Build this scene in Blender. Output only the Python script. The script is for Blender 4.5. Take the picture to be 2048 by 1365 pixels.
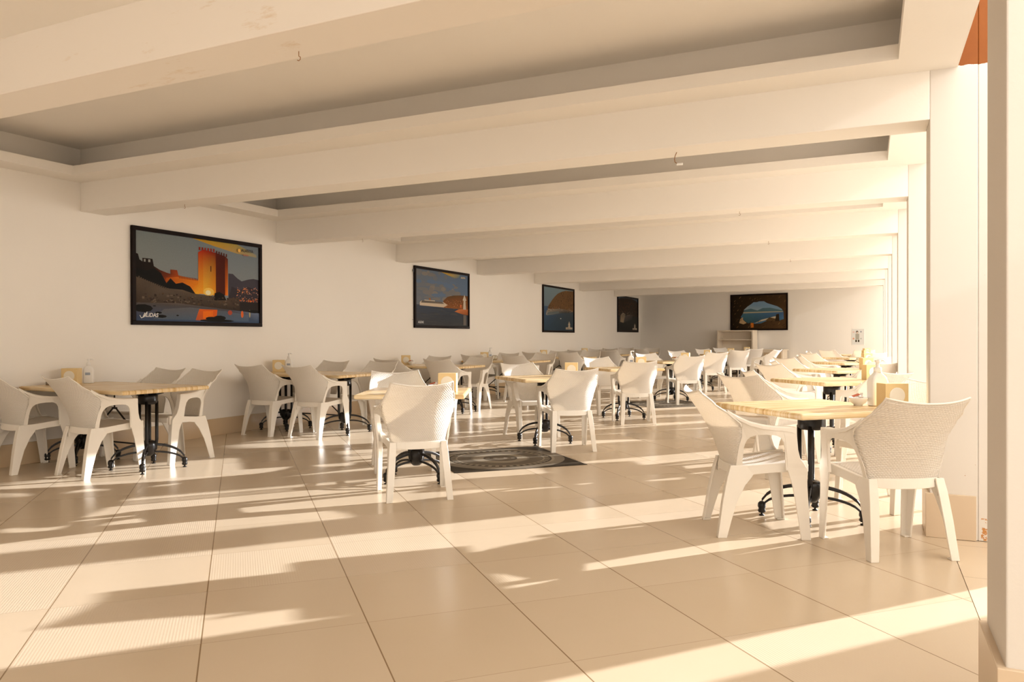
import bpy, bmesh, math, random
from mathutils import Vector, Matrix
for o in list(bpy.data.objects): bpy.data.objects.remove(o)
S = bpy.context.scene
COL = S.collection
PI = math.pi
sin, cos, rad = math.sin, math.cos, math.radians

# ------------------------------------------------------------------ camera
F_PX, YAW, PITCH, ROLL, EYE = 1518.57, 0.439246, -0.0045409, -0.0023291, 1.16
cy, sy, cp, sp = cos(YAW), sin(YAW), cos(PITCH), sin(PITCH)
fw = Vector((-sy*cp, cy*cp, sp)); rt = Vector((cy, sy, 0)); up = rt.cross(fw)
cr, sr = cos(ROLL), sin(ROLL)
R_ = rt*cr + up*sr; U_ = -rt*sr + up*cr
cam = bpy.data.objects.new('camera', bpy.data.cameras.new('camera')); COL.objects.link(cam)
cam.data.sensor_width = 36; cam.data.lens = F_PX*36/2048; cam.data.clip_start = .05
cam.matrix_world = Matrix(((R_.x, U_.x, -fw.x, 0), (R_.y, U_.y, -fw.y, 0), (R_.z, U_.z, -fw.z, EYE), (0, 0, 0, 1)))
S.camera = cam
# ------------------------------------------------------------------ light
SUN_AZ, SUN_EL = 50.0, 14.6           # light comes from +x +y, low
world = bpy.data.worlds.new('world'); S.world = world; world.use_nodes = True
bg = world.node_tree.nodes['Background']
bg.inputs[0].default_value = (1.0, .91, .80, 1); bg.inputs[1].default_value = 1.72
def sun(name, az, el, strength, col, ang):
    l = bpy.data.lights.new(name, 'SUN'); l.energy = strength; l.color = col; l.angle = rad(ang)
    o = bpy.data.objects.new(name, l); COL.objects.link(o)
    d = Vector((-cos(rad(az))*cos(rad(el)), -sin(rad(az))*cos(rad(el)), -sin(rad(el))))
    o.rotation_euler = d.to_track_quat('-Z', 'Y').to_euler(); o.location = -d*30
    return o
sun('sun', SUN_AZ, SUN_EL, 6.6, (.98, .985, 1.0), .6)
sun('window_glint_sun', -SUN_AZ, 14, .15, (1.0, .98, .96), 1.0)   # the same sun thrown back by the glass front across the terrace
VS = S.view_settings
VS.view_transform = 'Standard'; VS.look = 'None'; VS.gamma = 1; VS.use_curve_mapping = False
VS.exposure = 0.97

# ------------------------------------------------------------------ materials
def lin(c):
    return tuple((x/255/12.92 if x/255 <= .04045 else ((x/255+.055)/1.055)**2.4) for x in c)
class NT:
    def __init__(s, name):
        s.m = bpy.data.materials.new(name); s.m.use_nodes = True
        s.t = s.m.node_tree; s.n = s.t.nodes; s.b = s.n['Principled BSDF']; s.out = s.n['Material Output']
    def node(s, typ, **k):
        n = s.n.new(typ)
        for a, v in k.items(): setattr(n, a, v)
        return n
    def put(s, sock, v):
        if hasattr(v, 'is_output') or isinstance(v, bpy.types.NodeSocket): s.t.links.new(v, sock)
        elif isinstance(v, (tuple, list)) and len(v) == 3 and sock.type == 'RGBA': sock.default_value = (*v, 1)
        else: sock.default_value = v
    def math(s, op, a, b=0.0, c=None):
        n = s.node('ShaderNodeMath', operation=op); s.put(n.inputs[0], a); s.put(n.inputs[1], b)
        if c is not None: s.put(n.inputs[2], c)
        return n.outputs[0]
    def mix(s, f, a, b):
        n = s.node('ShaderNodeMix', data_type='RGBA'); s.put(n.inputs[0], f); s.put(n.inputs[6], a); s.put(n.inputs[7], b)
        return n.outputs[2]
    def coord(s, which='Object'):
        return s.node('ShaderNodeTexCoord').outputs[which]
    def sep(s, v):
        n = s.node('ShaderNodeSeparateXYZ'); s.put(n.inputs[0], v); return n.outputs
    def comb(s, x, y, z=0.0):
        n = s.node('ShaderNodeCombineXYZ'); s.put(n.inputs[0], x); s.put(n.inputs[1], y); s.put(n.inputs[2], z); return n.outputs[0]
    def noise(s, v, scale, detail=3, rough=.5):
        n = s.node('ShaderNodeTexNoise'); s.put(n.inputs['Vector'], v); n.inputs['Scale'].default_value = scale
        n.inputs['Detail'].default_value = detail; n.inputs['Roughness'].default_value = rough; return n.outputs[0]
    def ramp(s, f, stops, interp='LINEAR'):
        n = s.node('ShaderNodeValToRGB'); s.put(n.inputs[0], f); cr_ = n.color_ramp; cr_.interpolation = interp
        while len(cr_.elements) < len(stops): cr_.elements.new(.5)
        for e, (p, c) in zip(cr_.elements, stops): e.position = p; e.color = (*c, 1)
        return n.outputs[0]
    def bump(s, h, dist, strength=1.0):
        n = s.node('ShaderNodeBump'); s.put(n.inputs['Height'], h); n.inputs['Distance'].default_value = dist
        n.inputs['Strength'].default_value = strength; s.t.links.new(n.outputs[0], s.b.inputs['Normal']); return n
    def base(s, c, rough=.5, spec=.5, metal=0.0):
        s.put(s.b.inputs['Base Color'], c); s.put(s.b.inputs['Roughness'], rough)
        s.b.inputs['Specular IOR Level'].default_value = spec; s.b.inputs['Metallic'].default_value = metal
def simple(name, c, rough=.5, spec=.5, metal=0.0, var=.04, scale=8):
    t = NT(name); v = t.noise(t.coord(), scale)
    a = tuple(x*(1-var) for x in c); b = tuple(min(1, x*(1+var)) for x in c)
    t.base(t.mix(v, a, b), rough, spec, metal); return t.m
M = {}
WALLC = (.885, .835, .765)
def wall_mat(name, c, rough=.55):
    t = NT(name); co = t.coord()
    n1 = t.noise(co, 1.3, 4, .6); n2 = t.noise(co, 60, 3)
    t.base(t.mix(n1, tuple(x*.965 for x in c), tuple(min(1, x*1.02) for x in c)), rough, .35)
    t.bump(n2, .002, .25); return t.m
M['wall'] = wall_mat('painted_plaster', WALLC)
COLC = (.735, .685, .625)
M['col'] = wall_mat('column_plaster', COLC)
M['ceil'] = wall_mat('ceiling_plaster', (.91, .86, .79), .7)
# near beam: same plaster with smudged repair stains
t = NT('stained_plaster'); co = t.coord()
n1 = t.noise(co, 1.3, 4, .6)
m_ = t.sep(co)
mp = t.node('ShaderNodeMapping'); mp.inputs['Scale'].default_value = (1.3, 4, 5); t.put(mp.inputs[0], co)
st = t.noise(mp.outputs[0], 1.6, 6, .75)
mask = t.ramp(st, [(.60, (0, 0, 0)), (.70, (1, 1, 1))])
left = t.ramp(m_[0], [(0, (1, 1, 1)), (1, (0, 0, 0))])
lft = t.math('LESS_THAN', m_[0], -2.2)
t.base(t.mix(t.math('MULTIPLY', t.math('MULTIPLY', mask, lft), .55), (.90, .835, .755), (.72, .55, .36)), .6, .3)
M['stain'] = t.m
# orange painted head of the first column, ragged lower edge
t = NT('column_paint'); co = t.coord(); x_, y_, z_ = t.sep(co)
edge = t.math('ADD', 2.706, t.math('MULTIPLY', t.math('SUBTRACT', t.noise(co, 14, 4), .5), .035))
up_ = t.math('MULTIPLY', t.math('GREATER_THAN', z_, edge), t.math('GREATER_THAN', x_, .44))
og = t.mix(t.noise(co, 9, 6, .7), (.20, .052, .004), (.28, .082, .008))
rusty = t.math('MULTIPLY', t.math('GREATER_THAN', t.noise(co, 26, 5, .7), .57), t.math('LESS_THAN', z_, .13))
rusty = t.math('MULTIPLY', rusty, t.math('GREATER_THAN', x_, .575))
wl = t.mix(rusty, COLC, (.55, .25, .08))
# chips in the paint
sp1 = t.math('GREATER_THAN', t.noise(co, 23, 2), .80)
wl = t.mix(t.math('MULTIPLY', sp1, .8), wl, (.45, .25, .12))
t.base(t.mix(up_, wl, og), .55, .3); M['colpaint'] = t.m
# floor tiles on the diagonal
TS = .6292; TO = (-1.4039, 2.9897); TA = rad(45.0)
def tile_nodes(t, rotated=True):
    co = t.coord(); mp = t.node('ShaderNodeMapping', vector_type='TEXTURE')
    mp.inputs['Location'].default_value = (TO[0], TO[1], 0)
    mp.inputs['Rotation'].default_value = (0, 0, TA if rotated else 0)
    mp.inputs['Scale'].default_value = (TS, TS, TS); t.put(mp.inputs[0], co)
    return co, mp.outputs[0]
t = NT('floor_tiles'); co, uv = tile_nodes(t)
x_, y_, z_ = t.sep(uv)
fx = t.math('FRACT', x_); fy = t.math('FRACT', y_)
ex = t.math('MINIMUM', fx, t.math('SUBTRACT', 1.0, fx)); ey = t.math('MINIMUM', fy, t.math('SUBTRACT', 1.0, fy))
gx = t.math('LESS_THAN', ex, .0042); gy = t.math('LESS_THAN', ey, .0022)
gr = t.math('MAXIMUM', gx, t.math('MULTIPLY', gy, .55))
cell = t.comb(t.math('FLOOR', x_), t.math('FLOOR', y_))
wn = t.node('ShaderNodeTexWhiteNoise'); t.put(wn.inputs[0], cell)
var = t.math('ADD', t.math('MULTIPLY', wn.outputs[0], .55), t.math('MULTIPLY', t.noise(co, 2.2, 5, .6), .45))
tc = t.mix(var, (.57, .45, .315), (.64, .525, .395))
t.base(t.mix(gr, tc, (.26, .17, .09)), t.mix(wn.outputs[0], (.20, .20, .20), (.32, .32, .32)), .28)
rib = t.math('SINE', t.math('MULTIPLY', x_, 330.0))
ribm = t.math('MULTIPLY', t.math('MULTIPLY', rib, t.math('GREATER_THAN', wn.outputs[0], .55)), .25)
h = t.math('SUBTRACT', t.math('ADD', t.math('MULTIPLY', t.noise(co, 55, 3), .35), ribm), t.math('MULTIPLY', gr, 2.5))
t.bump(h, .0008, .5); M['floor'] = t.m
t = NT('threshold_tiles'); co, uv = tile_nodes(t, False); x_, y_, z_ = t.sep(uv)
fy = t.math('FRACT', y_); g = t.math('LESS_THAN', fy, .006)
t.base(t.mix(g, t.mix(t.noise(co, 3, 4), (.66, .52, .37), (.72, .60, .45)), (.3, .2, .11)), .3, .5); M['threshold'] = t.m
M['skirt'] = simple('skirting_tile', (.60, .44, .27), .3, .5, var=.06, scale=3)
M['skirt2'] = simple('column_skirting_tile', (.66, .52, .37), .35, .5, var=.06, scale=3)
M['skirt_edge'] = simple('skirting_mortar', (.42, .29, .16), .8, .2, var=.2, scale=30)
M['ground'] = simple('terrace_paving', (.44, .41, .37), .8, .3, var=.05, scale=2)
# chair plastics
CH = (.86, .80, .71)
t = NT('cream_plastic'); v = t.noise(t.coord(), 18)
t.base(t.mix(v, tuple(x*.98 for x in CH), CH), .42, .45)
M['plastic'] = t.m
def weave(name, holes):
    t = NT(name); u, v, _ = t.sep(t.coord('UV'))
    a, b = .0185, .0105
    row = t.math('FLOOR', t.math('DIVIDE', v, b))
    off = t.math('MULTIPLY', t.math('MODULO', t.math('ABSOLUTE', row), 2.0), .5)
    cu = t.math('FRACT', t.math('ADD', t.math('DIVIDE', u, a), off)); cv = t.math('FRACT', t.math('DIVIDE', v, b))
    su = t.math('SINE', t.math('MULTIPLY', cu, PI)); sv = t.math('SINE', t.math('MULTIPLY', cv, PI))
    h = t.math('MULTIPLY', t.math('POWER', su, .6), t.math('POWER', sv, .5))
    CW = (.965, .925, .86)
    t.base(t.mix(h, tuple(x*.95 for x in CW), CW), .45, .35)
    t.bump(h, .003, 1.0)
    tl = t.node('ShaderNodeBsdfTranslucent'); tl.inputs[0].default_value = (.90, .78, .62, 1)
    mx = t.node('ShaderNodeMixShader'); mx.inputs[0].default_value = .26
    t.t.links.new(t.b.outputs[0], mx.inputs[1]); t.t.links.new(tl.outputs[0], mx.inputs[2])
    tp = t.node('ShaderNodeBsdfTransparent')
    hx = t.math('ADD', t.math('DIVIDE', su, .30), t.math('DIVIDE', sv, .62))
    m2 = t.node('ShaderNodeMixShader'); t.put(m2.inputs[0], t.math('LESS_THAN', hx, holes))
    t.t.links.new(mx.outputs[0], m2.inputs[1]); t.t.links.new(tp.outputs[0], m2.inputs[2])
    t.t.links.new(m2.outputs[0], t.out.inputs[0]); return t.m
M['weave'] = weave('woven_plastic', 1.0)
# tables
t = NT('striped_wood_laminate'); co = t.coord(); x_, y_, z_ = t.sep(co)
sv_ = t.comb(t.math('MULTIPLY', x_, 1.5), t.math('MULTIPLY', y_, 26.0), 0.0)
s1 = t.noise(sv_, 1.0, 3, .6)
sv2 = t.comb(t.math('MULTIPLY', x_, 2.5), t.math('MULTIPLY', y_, 90.0), 0.0)
s2 = t.noise(sv2, 1.0, 2, .5)
f = t.math('ADD', t.math('MULTIPLY', s1, .65), t.math('MULTIPLY', s2, .35))
t.base(t.ramp(f, [(.34, (.50, .28, .09)), (.48, (.74, .52, .25)), (.60, (.85, .69, .44))]), .25, .5)
M['wood'] = t.m
M['iron'] = simple('black_cast_iron', (.010, .008, .007), .30, .35, var=.1)
M['boxwood'] = simple('pale_wood_box', (.80, .60, .30), .45, .4, var=.06, scale=20)
M['disc'] = simple('box_disc', (.86, .80, .68), .5, .4, var=.02)
M['white'] = simple('white_plastic', (.88, .86, .82), .35, .5, var=.01)
M['blue'] = simple('blue_label', (.34, .38, .46), .4, .4)
M['lid'] = simple('sachet_red', (.50, .12, .06), .5, .4, var=.3, scale=60)
M['glassy'] = simple('ashtray_glass', (.20, .14, .09), .12, .8)
M['paper'] = simple('sachet_paper', (.85, .82, .76), .6, .3)
M['frame'] = simple('dark_wood_frame', (.008, .003, .002), .5, .12, var=.3, scale=10)
M['shelfwood'] = simple('cream_painted_board', (.78, .67, .53), .5, .4)
M['metal'] = simple('dull_metal', (.35, .30, .24), .4, .5, .7)
M['wire'] = simple('brown_wire', (.30, .14, .05), .5, .4)
t = NT('jar_glass'); t.base((.9, .88, .8), .03, .5); t.b.inputs['Transmission Weight'].default_value = .9; M['jar'] = t.m
t = NT('printed_picture'); at = t.node('ShaderNodeAttribute', attribute_name='Col')
nz = t.noise(t.coord(), 70, 4, .7)
t.base(t.mix(t.math('MULTIPLY', nz, .25), at.outputs[0], (0, 0, 0)), .5, .10); M['print'] = t.m
# medallion
t = NT('mosaic_medallion'); co = t.coord(); x_, y_, z_ = t.sep(co)
r = t.math('DIVIDE', t.math('SQRT', t.math('ADD', t.math('MULTIPLY', x_, x_), t.math('MULTIPLY', y_, y_))), .615)
ang = t.math('ARCTAN2', y_, x_)
vo = t.noise(co, 55, 4, .8)
dk, br, cr0, gy0, lg = (.035, .024, .015), (.20, .135, .08), (.62, .53, .40), (.25, .20, .145), (.42, .355, .275)
ring = t.ramp(t.math('MULTIPLY', r, .9), [(0, br), (.05, lg), (.10, br), (.13, dk), (.15, gy0), (.21, dk), (.235, cr0), (.38, lg), (.41, gy0), (.60, cr0), (.625, dk), (.72, cr0), (.76, lg), (.9, dk)], 'CONSTANT')
tooth = t.math('GREATER_THAN', t.math('SINE', t.math('MULTIPLY', ang, 44.0)), .0)
band = t.math('MULTIPLY', t.math('GREATER_THAN', r, .695), t.math('LESS_THAN', r, .775))
c_ = t.mix(t.math('MULTIPLY', tooth, band), ring, cr0)
c_ = t.mix(t.math('MULTIPLY', vo, .6), c_, t.mix(.5, c_, (.3, .24, .17)))
t.base(t.mix(.55, c_, (0, 0, 0)), .45, .04); M['mosaic'] = t.m

# ------------------------------------------------------------------ mesh helpers
def mk(name, bm, mats, parent=None, smooth=False, loc=(0, 0, 0), bevel=0):
    bmesh.ops.recalc_face_normals(bm, faces=bm.faces)
    me = bpy.data.meshes.new(name); bm.to_mesh(me); bm.free()
    if not isinstance(mats, (list, tuple)): mats = [mats]
    for m in mats: me.materials.append(m)
    if smooth:
        for p in me.polygons: p.use_smooth = True
    o = bpy.data.objects.new(name, me); COL.objects.link(o); o.location = loc
    if parent: o.parent = parent
    if bevel:
        b = o.modifiers.new('bevel', 'BEVEL'); b.width = bevel; b.segments = 2; b.limit_method = 'ANGLE'; b.angle_limit = rad(35)
    if smooth == 'auto' or (smooth and bevel):
        w = o.modifiers.new('wn', 'WEIGHTED_NORMAL')
    return o
def tag(o, label, cat=None, group=None, kind=None):
    if label: o['label'] = label
    if cat: o['category'] = cat
    if group: o['group'] = group
    if kind: o['kind'] = kind
    return o
def empty(name, loc, rz, label, cat, group=None):
    o = bpy.data.objects.new(name, None); COL.objects.link(o); o.location = loc; o.rotation_euler = (0, 0, rz)
    o.empty_display_size = .1
    return tag(o, label, cat, group)
def copy_tree(o, parent=None):
    c = o.copy(); COL.objects.link(c)
    if parent: c.parent = parent
    for ch in list(o.children): copy_tree(ch, c)
    return c
def box(bm, x0, x1, y0, y1, z0, z1):
    v = [bm.verts.new(p) for p in ((x0, y0, z0), (x1, y0, z0), (x1, y1, z0), (x0, y1, z0), (x0, y0, z1), (x1, y0, z1), (x1, y1, z1), (x0, y1, z1))]
    for f in ((3, 2, 1, 0), (4, 5, 6, 7), (0, 1, 5, 4), (1, 2, 6, 5), (2, 3, 7, 6), (3, 0, 4, 7)): bm.faces.new([v[i] for i in f])
    return v
def prism(bm, pts, z0, z1):
    a = [bm.verts.new((p[0], p[1], z0)) for p in pts]; b = [bm.verts.new((p[0], p[1], z1)) for p in pts]
    n = len(pts); bm.faces.new(a[::-1]); bm.faces.new(b)
    for i in range(n): bm.faces.new((a[i], a[(i+1) % n], b[(i+1) % n], b[i]))
def loft(bm, rings, cap=True, close=True):
    R = [[bm.verts.new(p) for p in r] for r in rings]; n = len(R[0])
    for a, b in zip(R, R[1:]):
        for i in range(n if close else n-1): bm.faces.new((a[i], a[(i+1) % n], b[(i+1) % n], b[i]))
    if cap: bm.faces.new(R[0][::-1]); bm.faces.new(R[-1])
    return R
def tube(bm, pts, r, seg=8, cap=True):
    pts = [Vector(p) for p in pts]; rs = r if isinstance(r, (list, tuple)) else [r]*len(pts)
    rings = []; prev = None
    for i, p in enumerate(pts):
        d = (pts[min(i+1, len(pts)-1)] - pts[max(i-1, 0)]).normalized()
        a = prev if prev else (Vector((0, 0, 1)) if abs(d.z) < .9 else Vector((1, 0, 0)))
        u = (a - d*a.dot(d)).normalized(); prev = u; v = d.cross(u)
        rings.append([p + (u*cos(2*PI*k/seg) + v*sin(2*PI*k/seg))*rs[i] for k in range(seg)])
    loft(bm, rings, cap)
def lathe(bm, prof, seg=20, c=(0, 0)):
    rings = [[(c[0]+r*cos(2*PI*k/seg), c[1]+r*sin(2*PI*k/seg), z) for k in range(seg)] for r, z in prof]
    loft(bm, rings)
def interp(tab, t):
    for (a, va), (b, vb) in zip(tab, tab[1:]):
        if t <= b:
            f = (t-a)/(b-a); f = f*f*(3-2*f)*.5 + f*.5
            return va+(vb-va)*f
    return tab[-1][1]
def struct(name, bm, m, bevel=0):
    o = mk(name, bm, m, bevel=bevel); o['kind'] = 'structure'; return o

# ------------------------------------------------------------------ the room
XL, XR = -7.06, .32
YL = [2.42, 4.99, 7.73, 10.53, 13.40, 16.24, 19.28, 22.38]
YR = [2.42, 5.01, 7.67, 10.30, 12.87, 15.56, 18.35, 20.60]
DL = [.27, .29, .29, .29, .29, .29, .29, .29]
FL, FR = 25.30, 23.44           # far wall, left and right corner
ZB, ZS, ZLP, ZC = 2.417, 2.70, 2.785, 3.03
YB = -4.0
bm = bmesh.new(); prism(bm, [(XL-.1, YB), (.41, YB), (.41, 24.0), (XL-.1, 26.0)], -.12, 0); struct('floor', bm, M['floor'])
bm = bmesh.new(); box(bm, .414, 1.15, YB, 24.0, -.12, -.002); struct('floor_threshold', bm, M['threshold'])
bm = bmesh.new(); box(bm, 1.15, 40, -40, 60, -.20, -.06); struct('ground', bm, M['ground'])
bm = bmesh.new(); prism(bm, [(XL-.2, YB), (XL, YB), (XL, FL), (XL-.2, FL+.1)], 0, 3.2); struct('wall_left', bm, M['wall'])
bm = bmesh.new(); prism(bm, [(XL-.2, FL+.25), (XL-.2, FL+.05), (XL, FL), (.5, 23.4), (.9, 23.3), (.9, 23.6)], 0, 3.2); struct('wall_back', bm, M['wall'])
bm = bmesh.new(); box(bm, XL-.2, 1.2, YB-.2, YB, 0, 3.2); struct('wall_front', bm, M['wall'])
bm = bmesh.new(); prism(bm, [(XL-.2, YB), (.46, YB), (.46, FR), (XL-.2, FL+.2)], ZC, ZC+.15); struct('ceiling', bm, M['ceil'])
bm = bmesh.new(); box(bm, 2.5, 2.7, -3, 6.14, -.06, 2.2); struct('added_shade_wall', bm, M['wall'])  # unseen slab added outside to cast shade on the near floor
# skirting along the left and far walls
bm = bmesh.new(); prism(bm, [(XL, YB), (XL+.014, YB), (XL+.014, FL-.01), (XL, FL)], 0, .20); struct('baseboard_left', bm, M['skirt'], .002)
bm = bmesh.new(); prism(bm, [(XL, FL), (XL, FL-.016), (.5, FR-.11), (.5, FR-.10)], 0, .20); struct('baseboard_back', bm, M['skirt'], .002)
# transverse beams, columns on the open side and the lipped ceiling trays between them
for k in range(8):
    d = DL[k]
    bm = bmesh.new(); prism(bm, [(XL, YL[k]), (XR, YR[k]), (XR, YR[k]+d), (XL, YL[k]+d)], ZB, ZC+.05)
    o = struct('beam', bm, M['stain'] if k == 0 else M['ceil'], .004)
    if k == 0:
        y0, y1, x0, x1 = 2.42, 2.78, .335, .70
    else:
        y0, y1, x0, x1 = YR[k], YR[k]+.30, XR, .56
    bm = bmesh.new()
    box(bm, x0, x1, y0, y1, 0, 3.9)
    if k == 1: box(bm, .561, 1.25, 5.013, 5.12, 0, 3.9)
    elif k: box(bm, .565, .64, y0+.02, y0+.1, 0, 3.25)
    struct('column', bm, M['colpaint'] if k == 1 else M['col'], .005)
    bm = bmesh.new()
    box(bm, x0-.022, x1 - (.01 if k else -.02), y0-.014, y1+.012, 0, .265 if k == 0 else .255)
    struct('trim_skirting', bm, M['skirt2'], .003)
edges = [(YB, YB, .0)] + [(YL[k]+DL[k], YR[k]+DL[k], 0) for k in range(8)]
ends = [(YL[k], YR[k]) for k in range(8)] + [(FL, FR)]
for (nl, nr, _), (fl, fr) in zip(edges, ends):
    xr = .46; w = .28
    def yy(x, a, b): return a + (b-a)*(x-XL)/(XR-XL)
    O = [(XL, nl), (xr, nr), (xr, fr), (XL, fl)]
    xi0, xi1 = XL+.29, .15
    I = [(xi0, yy(xi0, nl, nr)+w), (xi1, yy(xi1, nl, nr)+w), (xi1, yy(xi1, fl, fr)-w), (xi0, yy(xi0, fl, fr)-w)]
    bm = bmesh.new()
    for i in range(4):
        j = (i+1) % 4
        prism(bm, [O[i], O[j], I[j], I[i]], ZS, ZLP)
    bmesh.ops.remove_doubles(bm, verts=bm.verts, dist=1e-5)
    struct('trim_tray', bm, M['ceil'])
    bm = bmesh.new(); box(bm, .42, .46, nr, fr, ZLP, ZC); struct('trim_cove', bm, M['ceil'])

# floor medallions
for i, (x, y) in enumerate(((-3.20, 6.54), (-3.16, 13.1))):
    bm = bmesh.new(); box(bm, -.625, .625, -.625, .625, 0, .0025)
    o = mk('floor_medallion', bm, M['mosaic'], loc=(x, y, 0)); o.rotation_euler = (0, 0, rad(45))
    tag(o, ['round mosaic medallion in dark square set in the floor, nearest one', 'small-looking mosaic medallion in the floor behind the middle tables'][i], 'floor inlay', 'mosaic medallions in the floor')

# ------------------------------------------------------------------ chair
def shell_pt(s, t):
    W = interp([(0, .186), (.2, .208), (.4, .236), (.55, .258), (.64, .268), (.78, .250), (.9, .228), (1, .218)], t)
    ye = interp([(0, -.152), (.2, -.146), (.4, -.138), (.52, -.130), (.62, -.142), (.72, -.195), (.85, -.285), (1, -.370)], t)
    yc = -.180 - .100*t - .125*t*t
    z = .385 + .440*t + .028*abs(s)**2.2*t**4
    y = yc + (ye-yc)*abs(s)**2.6
    return Vector((W*s, y, z))
def grid_mesh(fn, nu, nv, thick, uvw, parent, name, m):
    bm = bmesh.new(); uvl = bm.loops.layers.uv.new('UVMap')
    P = [[fn(-1+2*i/nu, j/nv) for i in range(nu+1)] for j in range(nv+1)]
    V = [[bm.verts.new(p) for p in r] for r in P]
    for j in range(nv):
        for i in range(nu):
            f = bm.faces.new((V[j][i], V[j][i+1], V[j+1][i+1], V[j+1][i]))
            for l, (a, b) in zip(f.loops, ((i, j), (i+1, j), (i+1, j+1), (i, j+1))):
                l[uvl].uv = ((-1+2*a/nu)*uvw[0]+1, b/nv*uvw[1]+1)
            f.smooth = True
    o = mk(name, bm, m, parent, smooth=True)
    so = o.modifiers.new('thick', 'SOLIDIFY'); so.thickness = thick; so.offset = 0
    return o
def Lpoly(xo, y0, y1, b, th, front):
    """L section: outer plate in the y direction at x=xo, flange across x at the front or the rear end."""
    s = 1 if xo > 0 else -1
    xi, xb = xo-s*th, xo-s*b
    if front: pts = [(xo, y0), (xo, y1), (xb, y1), (xb, y1-th), (xi, y1-th), (xi, y0)]
    else: pts = [(xo, y1), (xo, y0), (xb, y0), (xb, y0+th), (xi, y0+th), (xi, y1)]
    return pts
def make_chair():
    root = empty('armchair', (0, 0, 0), 0, 'x', 'chair')
    sh = grid_mesh(shell_pt, 28, 26, .005, (.26, .47), root, 'backrest', M['weave'])
    # rim round the backrest (a sub-part)
    pts = [shell_pt(-1, j/24) for j in range(14, 25)] + [shell_pt(-1+2*i/20, 1) for i in range(1, 20)] + [shell_pt(1, 1-j/24) for j in range(0, 11)]
    bm = bmesh.new(); tube(bm, pts, .0055, 6); mk('rim', bm, M['plastic'], sh, smooth=True)
    def seat_pt(s, t):
        y = -.175 + .425*t
        W = .168 + .055*t
        z = .398 + .045*t - .014*(1-s*s)*sin(PI*min(1, t*1.05)) - .030*max(0, t-.9)/.1*.8
        return Vector((W*s, y, z))
    grid_mesh(seat_pt, 12, 14, .008, (.22, .43), root, 'seat', M['weave'])
    # seat frame: side rails, front rail and curved rear apron
    bm = bmesh.new()
    for s in (-1, 1):
        rings = []
        for j in range(9):
            t = j/8; y = -.18+.42*t; x = s*(.172+.055*t); zt = .403+.047*t
            dep = .052 + .03*abs(2*t-1)**3
            rings.append([(x+s*.022, y, zt), (x-s*.004, y, zt), (x-s*.004, y, zt-dep), (x+s*.022, y, zt-dep)])
        loft(bm, rings)
    rings = []
    for i in range(13):
        s = -1+2*i/12; rings.append([(s*.225, .235+.012*(1-s*s), .438), (s*.225, .250+.012*(1-s*s), .428), (s*.225, .250+.012*(1-s*s), .385), (s*.225, .238+.012*(1-s*s), .385)])
    loft(bm, rings)
    rings = []
    for i in range(13):
        s = -1+2*i/12; y = -.190+.030*abs(s)**2.5; zt = .415; rings.append([(s*.182, y+.008, zt), (s*.182, y-.004, zt), (s*.182, y-.010, .362+.008*abs(s)**3), (s*.182, y+.004, .362+.008*abs(s)**3)])
    loft(bm, rings)
    mk('seat_frame', bm, M['plastic'], root, bevel=.003)
    # legs
    for s in (-1, 1):
        bm = bmesh.new(); rings = []
        for z, xo, yc, a, b in ((.648, .297, .118, .088, .050), (.60, .295, .130, .070, .050), (.52, .287, .140, .068, .050), (.47, .281, .150, .076, .052), (.44, .277, .163, .096, .052), (.41, .272, .172, .112, .052),
                                (.37, .268, .180, .100, .050), (.30, .265, .192, .082, .046), (.15, .264, .210, .066, .042), (0, .264, .226, .054, .038)):
            rings.append([(x, y, z) for x, y in Lpoly(s*xo, yc-a/2, yc+a/2, b, .011, True)])
        loft(bm, rings)
        box(bm, min(s*.262, s*.226), max(s*.262, s*.226), .204, .252, 0, .008)
        mk('leg', bm, M['plastic'], root, bevel=.003)
        bm = bmesh.new(); rings = []
        for z, xo, yc, a, b in ((.415, .205, -.125, .120, .045), (.385, .208, -.118, .150, .048), (.35, .212, -.134, .140, .050), (.30, .216, -.160, .110, .050),
                                (.20, .224, -.195, .080, .050), (.10, .231, -.218, .064, .048), (0, .238, -.240, .052, .044)):
            rings.append([(x, y, z) for x, y in Lpoly(s*xo, yc-a/2, yc+a/2, b, .011, False)])
        loft(bm, rings)
        box(bm, min(s*.236, s*.198), max(s*.236, s*.198), -.264, -.216, 0, .008)
        mk('leg', bm, M['plastic'], root, bevel=.003)
        # armrest with its rear upright
        bm = bmesh.new()
        path = [((.250, -.212, .742), .012, .022), ((.262, -.150, .704), .018, .022), ((.274, -.090, .678), .030, .024), ((.285, -.025, .662), .042, .024), ((.291, .040, .654), .048, .024),
                ((.292, .085, .652), .050, .024), ((.290, .135, .651), .050, .030), ((.288, .163, .646), .048, .045)]
        rings = []
        for (x, y, z), w, h in path:
            xo = x+.008
            rings.append([(s*(xo), y, z-h), (s*(xo), y, z-.007), (s*(xo-.007), y, z), (s*(xo-w+.007), y, z), (s*(xo-w), y, z-.007), (s*(xo-w), y, z-.022), (s*(xo-.010), y, z-.022), (s*(xo-.012), y, z-h)])
        loft(bm, rings)
        # solid side web with the arched opening
        outer = [(-.152, .400), (-.149, .47), (-.143, .53), (-.130, .59), (-.135, .650), (-.212, .735), (-.155, .698), (-.090, .672), (-.025, .656), (.040, .648), (.085, .645), (.125, .643), (.158, .600), (.168, .52), (.195, .40)]
        inner = [(-.118, .400), (-.117, .47), (-.115, .52), (-.110, .548), (-.100, .570), (-.084, .587), (-.062, .597), (-.035, .602), (-.005, .604), (.030, .603), (.055, .599), (.078, .587), (.094, .562), (.102, .52), (.110, .40)]
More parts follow.
